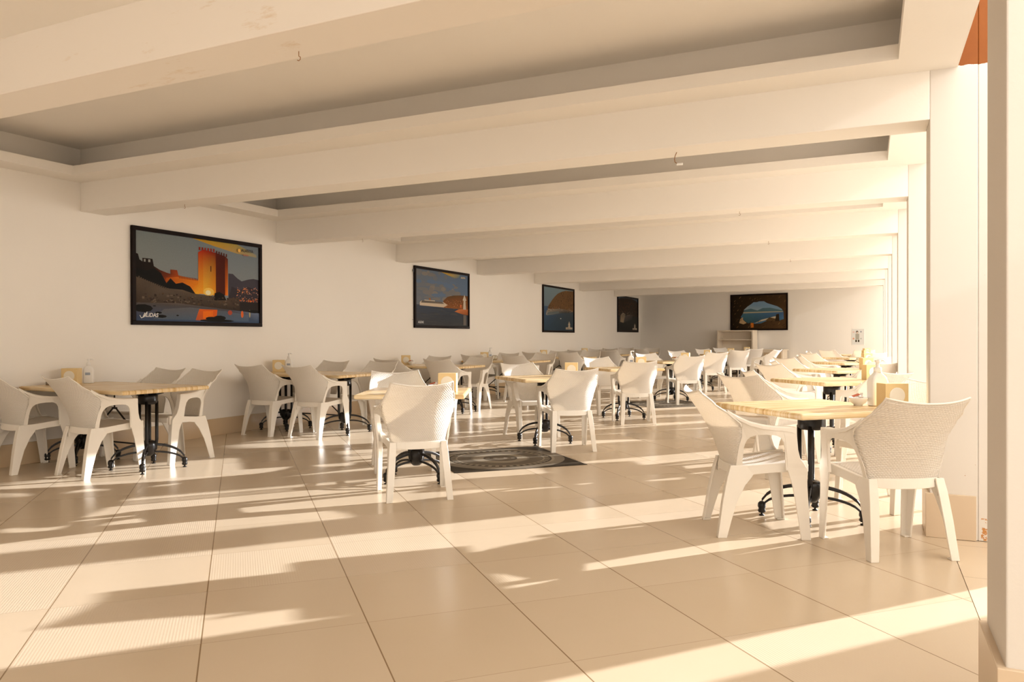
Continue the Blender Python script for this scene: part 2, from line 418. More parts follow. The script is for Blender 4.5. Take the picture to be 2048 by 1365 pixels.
        def xs(y, z):
            f = min(1, max(0, (y+.14)/.20)); f = f*f*(3-2*f)
            rear = interp([(.40, .192), (.48, .211), (.56, .237), (.63, .259), (.66, .267), (.75, .252)], z)
            front = interp([(.40, .270), (.50, .281), (.60, .293), (.66, .297)], z)
            return rear+(front-rear)*f
        for k in range(len(outer)-1):
            q = [outer[k], outer[k+1], inner[k+1], inner[k]]
            o_ = [bm.verts.new((s*(xs(y, z)+.001), y, z)) for y, z in q]; i_ = [bm.verts.new((s*(xs(y, z)-.011), y, z)) for y, z in q]
            bm.faces.new(o_); bm.faces.new(i_[::-1]); bm.faces.new((o_[0], o_[1], i_[1], i_[0])); bm.faces.new((o_[2], o_[3], i_[3], i_[2]))
        bmesh.ops.remove_doubles(bm, verts=bm.verts, dist=1e-4)
        mk('armrest', bm, M['plastic'], root)
    return root
chair0 = make_chair(); used = [False]
NW = 'cream woven-look plastic armchair '
def chair(x, y, h, label, group='cream armchairs round the tables'):
    c = chair0 if not used[0] else copy_tree(chair0)
    used[0] = True
    c.location = (x, y, 0); c.rotation_euler = (0, 0, rad(h-90))
    tag(c, label, 'chair', group)
    return c

# ------------------------------------------------------------------ tables
def top_mesh(hx, hy):
    bm = bmesh.new()
    def ring(ix, z):
        r = .012; pts = []
        a, b = hx-ix, hy-ix
        for cx, cy_, a0 in ((a-r, b-r, 0), (-a+r, b-r, 90), (-a+r, -b+r, 180), (a-r, -b+r, 270)):
            for k in range(4): pts.append((cx+r*cos(rad(a0+30*k)), cy_+r*sin(rad(a0+30*k)), z))
        return pts
    loft(bm, [ring(.016, .688), ring(.004, .691), ring(0, .699), ring(0, .713), ring(.004, .721), ring(.014, .725)])
    return bm
def base_parts(root, bx, label=None):
    """slotted cast column on four double-ribbed arched legs"""
    bm = bmesh.new()
    for sx in (-1, 1):
        for sy_ in (-1, 1):
            tube(bm, [(bx+sx*.040, sy_*.040, .17), (bx+sx*.050, sy_*.050, .26), (bx+sx*.050, sy_*.050, .60)], .0145, 8)
    lathe(bm, [(.030, .115), (.045, .13), (.062, .16), (.070, .20), (.062, .235), (.046, .25)], 12, (bx, 0))
    lathe(bm, [(.066, .575), (.082, .59), (.082, .655), (.070, .67)], 12, (bx, 0))
    mk('column', bm, M['iron'], root, smooth=True)
    bm = bmesh.new()
    for k in range(4):
        a = rad(45+90*k); c, s = cos(a), sin(a)
        pts = [(.03, .61), (.06, .64), (.085, .67), (.13, .682)]
        rings = []
        for r, z in pts:
            rings.append([(bx+r*c-s*.014, r*s+c*.014, z-.012), (bx+r*c+s*.014, r*s-c*.014, z-.012), (bx+r*c+s*.014, r*s-c*.014, z+.012), (bx+r*c-s*.014, r*s+c*.014, z+.012)])
        loft(bm, rings)
    box(bm, bx-.14, bx+.14, -.14, .14, .682, .689)
    mk('bracket', bm, M['iron'], root)
    for k in range(4):
        a = rad(90*k+45); c, s = cos(a), sin(a)
        bm = bmesh.new()
        for z0, r1, w in ((.215, .300, .013), (.150, .285, .010)):
            rings = []
            for j in range(9):
                t_ = j/8; r = .040+(r1-.040)*t_; z = .055+(z0-.055)*math.sqrt(max(0, 1-(t_*.96)**2.0))
                hh = w*.85
                rings.append([(bx+r*c-s*w*.75, r*s+c*w*.75, z-hh), (bx+r*c+s*w*.75, r*s-c*w*.75, z-hh), (bx+r*c+s*w*.75, r*s-c*w*.75, z+hh), (bx+r*c-s*w*.75, r*s+c*w*.75, z+hh)])
            loft(bm, rings)
        lg = mk('leg', bm, M['iron'], root, bevel=.003)
        bm = bmesh.new(); px, py = bx+.300*c, .300*s
        lathe(bm, [(.020, .020), (.026, .030), (.020, .045), (.026, .058), (.024, .080), (.012, .092)], 10, (px, py))
        lathe(bm, [(.018, 0), (.018, .006), (.007, .010), (.007, .024)], 10, (px, py))
        mk('foot', bm, M['iron'], lg, smooth=True)
def make_square():
    root = empty('square_table', (0, 0, 0), 0, 'x', 'table')
    mk('tabletop', top_mesh(.425, .425), M['wood'], root, smooth=False)
    base_parts(root, 0); return root
def make_long():
    root = empty('double_table', (0, 0, 0), 0, 'x', 'table')
    mk('tabletop', top_mesh(.745, .435), M['wood'], root)
    base_parts(root, -.47); base_parts(root, .47)
    bm = bmesh.new()
    tube(bm, [(-.45, 0, .21), (.45, 0, .21)], .008, 6)
    tube(bm, [(-.43, 0, .20), (-.02, 0, .52)], .008, 6); tube(bm, [(.43, 0, .20), (.02, 0, .52)], .008, 6)
    tube(bm, [(-.03, 0, .52), (.03, 0, .52)], .010, 6); tube(bm, [(0, 0, .52), (0, 0, .69)], .007, 6)
    mk('brace', bm, M['iron'], root); return root
sq0, lg0 = make_square(), make_long(); usedt = {'s': False, 'l': False}
def table(kind, x, y, rot, label, group):
    src = sq0 if kind == 's' else lg0
    c = src if not usedt[kind] else copy_tree(src); usedt[kind] = True
    c.location = (x, y, 0); c.rotation_euler = (0, 0, rad(rot)); tag(c, label, 'table', group); return c
ORD = ['first', 'second', 'third', 'fourth', 'fifth', 'sixth', 'seventh', 'eighth']

# left row: double tables end-on to the wall
LROW = [(-6.275, 4.76, -3), (-6.28, 7.55, -1), (-6.28, 10.35, 0), (-6.28, 13.1, 0), (-6.28, 15.85, 0), (-6.28, 18.6, 0), (-6.28, 21.35, 0)]
LN = [[(-6.76, 4.30, 82), (-5.98, 4.40, 82)], [(-6.56, 7.10, 88), (-5.89, 7.15, 88)], [(-6.58, 9.90, 90), (-5.70, 9.90, 91)], [(-6.60, 12.66, 90), (-5.77, 12.66, 90)]]
LF = [[(-6.58, 5.27, -91), (-6.01, 5.20, -94)], [(-6.60, 8.02, -90), (-5.82, 8.02, -90)]]
for k, (x, y, r) in enumerate(LROW):
    nm = ORD[k]
    table('l', x, y, r, f'long wood-striped table on two black iron pedestals, {nm} along the picture wall', 'double tables along the left wall')
    near = LN[k] if k < len(LN) else [(-6.6, y-.45, 90), (-5.77, y-.45, 90)]
    far = LF[k] if k < len(LF) else [(-6.6, y+.45, -90), (-5.80, y+.45, -90)]
    for (cx, cy_, h), w in zip(near, ('wall', 'aisle')):
        chair(cx, cy_, h, NW+f'at the near side, {w} end, of the {nm} picture-wall table')
    for (cx, cy_, h), w in zip(far, ('wall', 'aisle')):
        chair(cx, cy_, h, NW+f'at the far side, {w} end, of the {nm} picture-wall table')
# middle row
MROW = [(-3.36, 5.30, 25), (-3.25, 7.76, 48), (-3.175, 10.50, 45), (-3.25, 13.70, 45), (-3.36, 16.74, 45), (-3.32, 19.6, 45), (-3.3, 22.0, 45)]
MN = [(-3.04, 4.78, 130), (-2.84, 7.40, 126), (-2.87, 10.0, 118)]
MF = [(-3.77, 5.70, -48), (-3.60, 8.165, -40), (-3.62, 11.1, -45)]
for k, (x, y, r) in enumerate(MROW):
    nm = ORD[k]
    table('s', x, y, r, f'small square wood-striped table on black iron pedestal, {nm} in the middle row', 'square tables down the middle')
    c = MN[k] if k < len(MN) else (x+.36, y-.46, 120)
    chair(*c, NW+f'with its back to us at the {nm} middle-row table')
    c = MF[k] if k < len(MF) else (x-.40, y+.46, -44)
    chair(*c, NW+f'facing us across the {nm} middle-row table')
# right row beside the columns
RROW = [(-.33, 5.15, 44), (-.34, 8.35, 42), (-.35, 11.05, 44), (-.35, 14.2, 44), (-.34, 17.4, 44), (-.34, 20.4, 44)]
RL_ = [(-.63, 4.78, 22), (-0.707, 7.657, 22), (-0.783, 10.624, 14), (-0.702, 13.741, 12), (-0.802, 17.321, 12), None]
RN_ = [None, (-0.786, 6.804, 57), (-0.836, 9.627, 50), (-0.936, 12.477, 50), (-0.836, 16.027, 50), (-0.73, 19.987, 60)]
RR_ = [(.09, 4.64, 119), (0.048, 7.946, 121), (-0.002, 10.686, 121), (-0.002, 13.786, 121), (.02, 17.0, 110), (-.15, 19.8, 100)]
for k, (x, y, r) in enumerate(RROW):
    nm = ORD[k]
    table('s', x, y, r, f'square wood-striped table turned corner-on, {nm} in the row beside the white columns', 'square tables beside the columns')
    if RL_[k]: chair(*RL_[k], NW+f'tucked in at the left of the {nm} table beside the columns')
    if RN_[k]: chair(*RN_[k], NW+f'standing a step before the {nm} table beside the columns')
    chair(*RR_[k], NW+f'on the near right of the {nm} table beside the columns')
chair(.14, 5.86, -135, NW+'facing us behind the first table beside the columns')
chair(-2.35, 19.6, 160, NW+'seen edge-on alone between the middle and column rows, far back')

# ------------------------------------------------------------------ table things
def deg2(x, y): return (x, y, .725)
def make_box():
    root = empty('napkin_box', (0, 0, 0), 0, 'x', 'napkin box')
    bm = bmesh.new(); box(bm, -.065, .065, -.045, .045, 0, .135); mk('body', bm, M['boxwood'], root, bevel=.002)
    bm = bmesh.new(); lathe(bm, [(.044, 0), (.044, .003), (.040, .004)], 28)
    for v in bm.verts: v.co = Vector((v.co.x, -.045-v.co.z+.001, v.co.y+.070))
    mk('disc', bm, M['disc'], root)
    return root
def make_bottle():
    root = empty('pump_bottle', (0, 0, 0), 0, 'x', 'bottle')
    bm = bmesh.new()
    def rr(a, b, z, r=.012):
        pts = []
        for cx, cy_, a0 in ((a-r, b-r, 0), (-a+r, b-r, 90), (-a+r, -b+r, 180), (a-r, -b+r, 270)):
            for k in range(4): pts.append((cx+r*cos(rad(a0+30*k)), cy_+r*sin(rad(a0+30*k)), z))
        return pts
    loft(bm, [rr(.040, .028, 0), rr(.044, .031, .006), rr(.044, .031, .125), rr(.036, .027, .150), rr(.018, .016, .170, .008), rr(.016, .015, .176, .008)])
    mk('body', bm, M['white'], root, smooth='auto')
    bm = bmesh.new(); lathe(bm, [(.019, .172), (.019, .198), (.010, .200), (.008, .222), (.014, .226), (.014, .236)], 14)
    tube(bm, [(0, 0, .232), (.030, 0, .234), (.046, 0, .226)], [.007, .006, .004], 8)
    mk('pump', bm, M['white'], root, smooth=True)
    bm = bmesh.new(); box(bm, -.022, .022, -.0325, -.0315, .080, .105); mk('sticker', bm, M['blue'], root)
    return root
def make_bowl():
    root = empty('sachet_bowl', (0, 0, 0), 0, 'x', 'bowl')
    bm = bmesh.new(); lathe(bm, [(.026, 0), (.028, .008), (.046, .022), (.056, .045), (.058, .052), (.054, .052), (.044, .026), (.01, .014)], 24)
    mk('bowl', bm, M['white'], root, smooth=True)
    random.seed(5)
    for i in range(7):
        bm = bmesh.new(); box(bm, -.024, .024, -.009, .009, -.0015, .0015)
        o = mk('sachet', bm, M['lid'] if i in (2, 5) else M['paper'], root)
        o.location = (random.uniform(-.018, .018), random.uniform(-.018, .018), .046+.004*i); o.rotation_euler = (random.uniform(-.5, .5), random.uniform(-.5, .5), random.uniform(0, 3))
    return root
protos = {'box': make_box(), 'bottle': make_bottle(), 'bowl': make_bowl()}; up_used = set()
def item(kind, x, y, rot, label, group, z=.725):
    c = protos[kind] if kind not in up_used else copy_tree(protos[kind]); up_used.add(kind)
    c.location = (x, y, z); c.rotation_euler = (0, 0, rad(rot)); c.scale = [{'box': 1.12, 'bottle': 1.22 if x > -1 else 1.0, 'bowl': 1.0}[kind]]*3
    tag(c, label, c['category'], group); return c
GB, GP, GS = 'napkin boxes on the tables', 'sanitiser pump bottles on the tables', 'sachet bowls on the tables'
for k, (x, y, r) in enumerate([(-6.90, 4.78, 30), (-6.92, 7.62, 35), (-6.80, 10.42, 35), (-6.80, 13.2, 35), (-6.70, 15.95, 35), (-6.7, 18.7, 35)]):
    item('box', x, y, r, f'pale wooden napkin box with round disc on the {ORD[k]} picture-wall table', GB)
for k, (x, y, r) in {0: (-6.88, 4.94, 40), 1: (-6.84, 7.72, 30), 3: (-6.70, 13.25, 40)}.items():
    item('bottle', x, y, r, f'white sanitiser pump bottle on the {ORD[k]} picture-wall table', GP)
item('bowl', -6.66, 10.36, 0, 'small white bowl of red sachets on the third picture-wall table', GS)
for k, (x, y, r) in enumerate([(-3.06, 5.30, 22), (-3.03, 8.02, 20), (-2.98, 10.72, 20), (-3.02, 13.86, 0), (-3.2, 16.9, 0), (-3.15, 19.7, 0), (-3.1, 22.1, 0)]):
    item('box', x, y, r, f'pale wooden napkin box with round disc on the {ORD[k]} middle-row table', GB)
item('bottle', -3.13, 10.72, 30, 'white sanitiser pump bottle beside the box on the third middle-row table', GP)
item('bowl', -3.18, 5.30, 0, 'small bowl of sachets beside the napkin box, first middle-row table', GS)
item('bowl', -3.16, 13.72, 0, 'small bowl of sachets beside the napkin box, fourth middle-row table', GS)
for k, (x, y, r) in enumerate([(.13, 5.18, 30), (.02, 8.52, 28), (-.03, 11.2, 28), (-.03, 14.34, 28), (-.05, 17.5, 28), (-.05, 20.5, 28)]):
    item('box', x, y, r, f'pale wooden napkin box with round disc on the {ORD[k]} table beside the columns', GB)
item('bottle', .05, 5.30, 35, 'large white sanitiser pump bottle on the nearest table beside the columns', GP)
item('bowl', -.06, 5.27, 0, 'white bowl of sugar sachets beside the large pump bottle', GS)
# ashtray
root = empty('ashtray', (-6.93, 4.61, .725), 0, 'round dark glass ashtray at wall end of the first picture-wall table', 'ashtray')
bm = bmesh.new(); lathe(bm, [(.050, 0), (.054, .006), (.054, .032), (.046, .034), (.040, .012), (.01, .010)], 24); mk('dish', bm, M['glassy'], root, smooth=True)
# glass jars
for x, y, lab in ((-.13, 13.98, 'round clear glass bowl on the fourth table beside the columns'), (-6.55, 13.15, 'low glass jar with lid on the fourth picture-wall table')):
    bm = bmesh.new(); lathe(bm, [(.03, 0), (.055, .015), (.066, .045), (.055, .080), (.040, .092), (.036, .090), (.050, .075), (.060, .045), (.05, .018), (.02, .006)], 20)
    o = mk('glass_jar', bm, M['jar'], loc=(x, y, .725), smooth=True); tag(o, lab, 'jar')

# ------------------------------------------------------------------ pictures
def paint_plane(name, parent, w, h, polys, z0=.0):
    """flat print: local x to the right, local z up, facing -y. polys: (points 0..1, colour or list of colours)"""
    bm = bmesh.new(); cl = bm.loops.layers.float_color.new('Col')
    for i, (pts, c) in enumerate(polys):
        V = [bm.verts.new(((p[0]-.5)*w, -.00002*i - z0, (p[1]-.5)*h)) for p in pts]
        f = bm.faces.new(V)
        for j, l in enumerate(f.loops):
            cc = c[j] if isinstance(c[0], (tuple, list)) else c
            l[cl] = (*lin(cc), 1)
    me = bpy.data.meshes.new(name); bm.to_mesh(me); bm.free(); me.materials.append(M['print'])
    o = bpy.data.objects.new(name, me); COL.objects.link(o); o.parent = parent; return o
def R4(x0, y0, x1, y1): return [(x0, y0), (x1, y0), (x1, y1), (x0, y1)]
def ell(cx, cy_, rx, ry, n=16): return [(cx+rx*cos(2*PI*k/n), cy_+ry*sin(2*PI*k/n)) for k in range(n)]
def text(s, size, col, parent, loc, name='lettering', ital=0):
    c = bpy.data.curves.new(name, 'FONT'); c.body = s; c.size = size; c.shear = ital; c.offset = size*.02
    o = bpy.data.objects.new('tmp', c); COL.objects.link(o)
    bpy.context.view_layer.update()
    me = bpy.data.meshes.new_from_object(o.evaluated_get(bpy.context.evaluated_depsgraph_get()))
    bpy.data.objects.remove(o)
    me.transform(Matrix.Rotation(PI/2, 4, 'X')); me.materials.clear()
    key = 'ink_%d_%d_%d' % col
    if key not in M: M[key] = simple(key, lin(col), .4, .4, var=.01)
    me.materials.append(M[key]); m = bpy.data.objects.new(name, me); COL.objects.link(m); m.parent = parent; m.location = loc; return m
def strip(x0, x1, y, dark, n, rnd, amp, base):
    """jagged silhouette polygon along a line y(x) down to base"""
    pts = [(x0, base)]
    for i in range(n+1):
        x = x0+(x1-x0)*i/n; pts.append((x, y(x)+rnd.uniform(-amp, amp)))
    return pts + [(x1, base)]
def castle():
    r = random.Random(3); P = []
    P.append((R4(0, 0, 1, 1), [(150, 152, 150), (150, 152, 150), (120, 132, 142), (128, 136, 136)]))
    P.append(([(.42, 1), (.60, .94), (.80, .885), (.98, .865), (.98, .90), (.8, 1)], [(200, 150, 30), (205, 155, 50), (190, 160, 90), (165, 155, 125), (150, 150, 140), (175, 155, 80)]))
    P.append(([(.72, .30), (.72, .62), (.76, .62), (.80, .57), (.84, .535), (.9, .565), (.95, .58), (1, .57), (1, .25)], [(70, 66, 76)]*9))
    P.append(([(.72, .30), (.75, .46), (.82, .42), (.9, .47), (1, .43), (1, .22)], (58, 52, 58)))
    for i in range(110):
        x, y = r.uniform(.79, .995), r.uniform(.26, .46); s = r.uniform(.004, .010)
        P.append((R4(x, y, x+s, y+s*1.2), r.choice([(215, 160, 140), (160, 110, 100), (240, 140, 60), (120, 96, 90), (200, 120, 90)])))
    for i in range(40):
        x, y = r.uniform(.79, .99), r.uniform(.22, .30); s = r.uniform(.006, .014)
        P.append((R4(x, y, x+s, y+s), r.choice([(250, 110, 30), (255, 150, 50), (190, 70, 20)])))
    P.append((R4(.70, .08, 1, .27), (44, 36, 34)))
    # hill, ruins and orange lit wall
    P.append(([(0, .35), (0, .75), (.02, .74), (.03, .68), (.05, .66), (.05, .70), (.12, .70), (.13, .62), (.17, .585), (.22, .56), (.25, .55), (.25, .60), (.30, .60), (.31, .54), (.47, .50), (.47, .3)],
              [(20, 12, 6), (25, 14, 8), (25, 14, 8), (25, 14, 8), (25, 14, 8), (25, 14, 8), (25, 14, 8), (30, 18, 8), (70, 30, 12), (110, 45, 15), (120, 50, 15), (130, 55, 20), (150, 60, 20), (170, 72, 18), (240, 130, 20), (250, 150, 20)]))
    P.append(([(.20, .40), (.22, .50), (.30, .52), (.47, .48), (.47, .32), (.36, .34)], [(150, 60, 10), (180, 80, 14), (220, 110, 16), (235, 135, 24), (255, 190, 50), (240, 130, 20)]))
    for i in range(13): P.append((R4(.315+i*.0125, .505-i*.001, .322+i*.0125, .535-i*.0012), (150, 75, 25)))
    P.append((R4(.09, .66, .105, .69), (150, 150, 145))); P.append((R4(.06, .66, .072, .69), (150, 150, 145)))
    P.append(([(0, .36), (0, .58), (.08, .56), (.13, .60), (.18, .55), (.22, .44), (.25, .50), (.29, .44), (.34, .46), (.40, .42), (.44, .34), (.44, .3)], (16, 13, 8)))
    # tower
    P.append(([(.465, .34), (.465, .84), (.505, .88), (.505, .34)], [(255, 170, 40), (190, 60, 20), (170, 30, 8), (255, 170, 40)]))
    P.append(([(.505, .34), (.505, .88), (.61, .86), (.61, .33)], [(255, 190, 60), (170, 28, 6), (120, 22, 6), (250, 160, 30)]))
    P.append(([(.61, .33), (.61, .86), (.69, .83), (.69, .34)], [(90, 34, 8), (84, 20, 6), (76, 22, 8), (80, 30, 10)]))
    P.append(([(.69, .34), (.69, .83), (.715, .80), (.715, .34)], [(230, 110, 20), (90, 30, 10), (90, 30, 10), (250, 140, 30)]))
    for i in range(6): P.append((R4(.470+i*.0235, .868, .483+i*.0235, .905), (150, 40, 14)))
    for i in range(5): P.append((R4(.612+i*.021, .845-i*.006, .623+i*.021, .885-i*.006), (80, 26, 10)))
    P.append((R4(.565, .62, .572, .69), (60, 10, 4)))
    P.append((ell(.55, .37, .045, .05), (255, 205, 90))); P.append((ell(.545, .36, .022, .03), (255, 240, 190)))
    P.append(([(.59, .26), (.60, .36), (.64, .38), (.68, .35), (.70, .28)], (22, 14, 6)))
    # sea wall
    P.append(([(0, .16), (0, .49), (.10, .44), (.20, .38), (.34, .375), (.42, .34), (.58, .32), (.60, .27), (.70, .28), (.72, .31), (.82, .31), (.82, .16)],
              [(60, 48, 36), (96, 80, 66), (92, 78, 66), (100, 86, 74), (104, 88, 74), (98, 82, 68), (92, 76, 64), (90, 74, 60), (90, 72, 60), (84, 68, 56), (84, 68, 58), (60, 48, 38)]))
    for i in range(170):
        x, y = r.uniform(.01, .80), r.uniform(.17, .31); s = r.uniform(.006, .02)
        P.append((R4(x, y, x+s, y+s*r.uniform(.6, 1.6)), r.choice([(70, 56, 46), (110, 94, 80), (52, 42, 34), (90, 70, 52), (64, 52, 44)])))
    for i in range(40): P.append((R4(.02+i*.0145, .47-.17*min(1, i/24)**.8, .029+i*.0145, .495-.17*min(1, i/24)**.8), (96, 82, 70)))
    # water
    P.append(([(0, 0), (0, .20), (.30, .215), (.70, .165), (1, .13), (1, 0)], [(64, 80, 110), (84, 76, 72), (104, 92, 86), (84, 80, 84), (110, 124, 150), (66, 88, 120)]))
    P.append(([(.12, .02), (.2, .14), (.4, .17), (.7, .14), (.9, .10), (.9, .02)], [(84, 96, 110), (100, 98, 100), (104, 104, 108), (92, 100, 112), (98, 112, 134), (84, 104, 130)]))
    P.append(([(.44, .02), (.47, .155), (.62, .155), (.61, .02)], [(190, 90, 50), (230, 100, 20), (240, 100, 16), (240, 110, 30)]))
    P.append(([(.5, .04), (.50, .13), (.585, .14), (.58, .03)], (250, 120, 24)))
    P.append((ell(.84, .11, .012, .045), (230, 110, 50))); P.append((ell(.91, .12, .006, .05), (200, 180, 130))); P.append((ell(.73, .125, .02, .03), (180, 80, 60)))
    for cx, cy_, a, b in ((.05, .14, .07, .045), (.16, .095, .025, .012), (.18, .055, .04, .018), (.30, .07, .01, .008), (.13, .17, .012, .006), (.57, .045, .05, .022), (.64, .055, .055, .030), (.62, .02, .15, .018), (.95, .15, .06, .02)):
        P.append((ell(cx, cy_, a, b, 9), (18, 15, 10)))
    return P
def cruise():
    r = random.Random(4); P = []
    P.append((R4(0, .3, 1, 1), [(112, 116, 124), (104, 122, 144), (96, 118, 146), (110, 120, 132)]))
    for i in range(60):
        x, y = r.uniform(.02, .8), r.uniform(.45, .98); P.append((ell(x, y, r.uniform(.03, .10), r.uniform(.02, .05), 10), r.choice([(122, 122, 124), (116, 120, 128), (136, 130, 124), (100, 120, 146), (128, 124, 122)])))
    P.append(([(.46, 1), (.60, .955), (.72, .93), (.82, .94), (.84, 1)], [(200, 150, 30), (200, 160, 60), (150, 160, 110), (110, 130, 130), (130, 140, 130)]))
    P.append((R4(0, 0, 1, .37), [(66, 66, 68), (64, 66, 70), (50, 62, 78), (66, 74, 90)]))
    for i in range(46):
        x, y = r.uniform(0, .8), r.uniform(.02, .33); P.append((ell(x, y, r.uniform(.03, .10), .004, 8), r.choice([(74, 74, 76), (56, 58, 64), (82, 80, 78)])))
    P.append(([(.50, .34), (.50, .47), (.58, .55), (.70, .585), (.85, .60), (1, .60), (1, .33)], [(150, 90, 40), (120, 74, 36), (112, 72, 34), (90, 66, 32), (84, 62, 30), (110, 70, 34), (150, 90, 44)]))
    for i in range(130):
        x, y = r.uniform(.53, .98), r.uniform(.35, .50); s = r.uniform(.005, .012); P.append((R4(x, y, x+s, y+s), r.choice([(200, 150, 110), (90, 50, 20), (60, 56, 26), (180, 110, 60), (140, 84, 40)])))
    P.append(([(.07, .355), (.07, .41), (.10, .44), (.50, .44), (.58, .395), (.50, .345)], [(215, 195, 170)]*6))
    P.append(([(.09, .405), (.11, .445), (.47, .445), (.52, .41)], (110, 100, 90)))
    P.append((R4(.15, .445, .34, .462), (200, 186, 166))); P.append((R4(.23, .46, .265, .50), (160, 110, 70)))
    P.append(([(.72, .28), (.80, .325), (.90, .34), (1, .335), (1, .22), (.88, .235)], [(210, 120, 60), (200, 120, 70), (180, 110, 60), (190, 110, 60), (150, 84, 44), (170, 96, 50)]))
    P.append(([(.895, .33), (.905, .50), (.885, .51), (.91, .58), (.925, .62), (.94, .58), (.965, .51), (.945, .50), (.955, .33)], (205, 190, 170)))
    P.append((R4(.83, .36, .86, .42), (220, 110, 60)))
    P.append((R4(.90, .02, .96, .22), (110, 104, 98)))
    return P
def liner(dark):
    r = random.Random(7+dark); P = []
    if dark:
        P.append((R4(0, 0, 1, 1), [(16, 16, 16), (14, 14, 14), (70, 84, 96), (70, 88, 100)]))
        P.append(([(0, .42), (0, .90), (.10, .97), (.35, .99), (.7, .99), (.9, .95), (1, .90), (1, .42)], [(40, 26, 16)]*8))
    else:
        P.append((R4(0, .5, 1, 1), [(104, 120, 132), (104, 120, 130), (126, 142, 146), (120, 142, 152)]))
        P.append((R4(0, 0, 1, .56), [(44, 66, 84), (36, 50, 62), (60, 70, 76), (66, 92, 122)]))
        P.append(([(.12, .50), (.18, .60), (.28, .72), (.36, .80), (.46, .88), (.60, .94), (.72, .97), (1, .99), (1, .48)], [(110, 80, 50)]*9))
    cols = [(120, 82, 48), (70, 48, 28), (150, 100, 60), (96, 70, 40), (56, 46, 26)] if not dark else [(70, 44, 24), (36, 22, 12), (96, 58, 30), (52, 34, 20)]
    for i in range(260):
        x = r.uniform(.02, .98); top = .9 if dark else (.56+.42*min(1, max(0, (x-.12)/.5)))
        y = r.uniform(.46, max(.5, top-.03)); s = r.uniform(.006, .02)
        if not dark and x < .14: continue
        P.append((R4(x, y, min(1, x+s), y+s*1.5), r.choice(cols)))
    if dark:
        P.append((R4(0, 0, 1, .44), [(14, 15, 15), (12, 12, 12), (30, 30, 28), (24, 24, 22)]))
        P.append(([(.10, .26), (.12, .46), (.24, .54), (.36, .50), (.26, .24)], [(150, 130, 110), (130, 112, 92), (150, 140, 120), (110, 100, 88), (160, 140, 116)]))
        P.append(([(.26, .24), (.34, .46), (.72, .50), (.70, .36)], [(60, 58, 56), (80, 76, 70), (70, 64, 58), (40, 40, 40)]))
        for i in range(40):
            x, y = r.uniform(.12, .7), r.uniform(.40, .58); s = r.uniform(.008, .03); P.append((R4(x, y, x+s, y+s*.6), r.choice([(170, 155, 135), (120, 104, 86), (50, 46, 40)])))
    else:
        P.append(([(.07, .37), (.10, .46), (.18, .50), (.60, .52), (.98, .50), (.98, .46), (.6, .42), (.10, .35)], [(150, 144, 136), (140, 130, 116), (130, 116, 100), (120, 106, 90), (150, 116, 84), (50, 44, 38), (60, 66, 68), (140, 140, 136)]))
        P.append(([(.10, .36), (.14, .42), (.48, .46), (.50, .42)], (96, 106, 108)))
        for i in range(60):
            x, y = r.uniform(.12, .95), r.uniform(.44, .53); s = r.uniform(.006, .02); P.append((R4(x, y, x+s, y+s*.6), r.choice([(190, 180, 165), (90, 84, 76), (140, 110, 80)])))
        P.append((ell(.55, .29, .018, .012), (200, 200, 195)))
    c = (180, 166, 146)
    P.append((R4(.72, .035, .955, .085), c)); P.append(([(.80, .085), (.815, .14), (.80, .15), (.84, .235), (.88, .15), (.865, .14), (.88, .085)], c))
    return P
def cave():
    r = random.Random(9); P = []
    P.append((R4(0, 0, 1, 1), [(40, 28, 14), (90, 66, 40), (70, 52, 32), (36, 26, 14)]))
    hole = [(.20, .30), (.17, .36), (.22, .50), (.23, .58), (.30, .68), (.36, .74), (.41, .80), (.47, .80), (.51, .82), (.60, .82), (.66, .76), (.75, .71), (.84, .66), (.92, .58), (.95, .50), (.955, .28), (.88, .24), (.86, .40), (.82, .40), (.80, .28), (.66, .24), (.54, .16), (.42, .15), (.40, .20), (.30, .17)]
    P.append((hole, (72, 110, 140)))
    P.append(([(.23, .58), (.30, .68), (.36, .74), (.41, .80), (.47, .80), (.51, .82), (.60, .82), (.66, .76), (.75, .71), (.84, .66), (.92, .58), (.93, .52), (.23, .52)], [(150, 170, 180)]*2+[(120, 150, 176)]*9+[(160, 176, 180)]*2))
    P.append(([(.22, .50), (.23, .57), (.36, .61), (.48, .55), (.58, .62), (.72, .62), (.93, .54), (.94, .50)], (84, 112, 122)))
    P.append(([(.21, .47), (.22, .51), (.94, .51), (.94, .49)], (176, 166, 140)))
    P.append(([(.20, .30), (.19, .40), (.21, .47), (.95, .49), (.955, .28), (.8, .34), (.5, .2), (.3, .17)], [(60, 96, 110), (70, 110, 126), (80, 112, 130), (70, 100, 140), (80, 120, 160), (60, 90, 110), (44, 76, 90), (60, 90, 96)]))
    P.append(([(.42, .16), (.55, .27), (.66, .31), (.78, .36), (.84, .37), (.84, .31), (.66, .27), (.5, .2)], (200, 186, 160)))
    P.append(([(.62, .24), (.70, .34), (.80, .30), (.84, .22)], (90, 70, 44)))
    P.append(([(.80, .22), (.82, .42), (.87, .44), (.88, .22)], (50, 38, 22)))
    P.append(([(.14, .18), (.16, .30), (.21, .36), (.21, .28), (.28, .18), (.22, .14)], (190, 160, 120)))
    P.append((R4(.355, .04, .41, .18), (214, 120, 40)))
    for i in range(150):
        x, y = r.uniform(.02, .98), r.uniform(.02, .98)
        inside = (.18 < x < .95) and (.22 < y < .80)
        if inside: continue
        s = r.uniform(.01, .03); P.append(([(x, y), (x+s*.4, y), (x+s*1.4, y+s*2), (x+s, y+s*2)], r.choice([(110, 82, 50), (60, 42, 24), (130, 100, 66), (44, 32, 18)])))
    return P
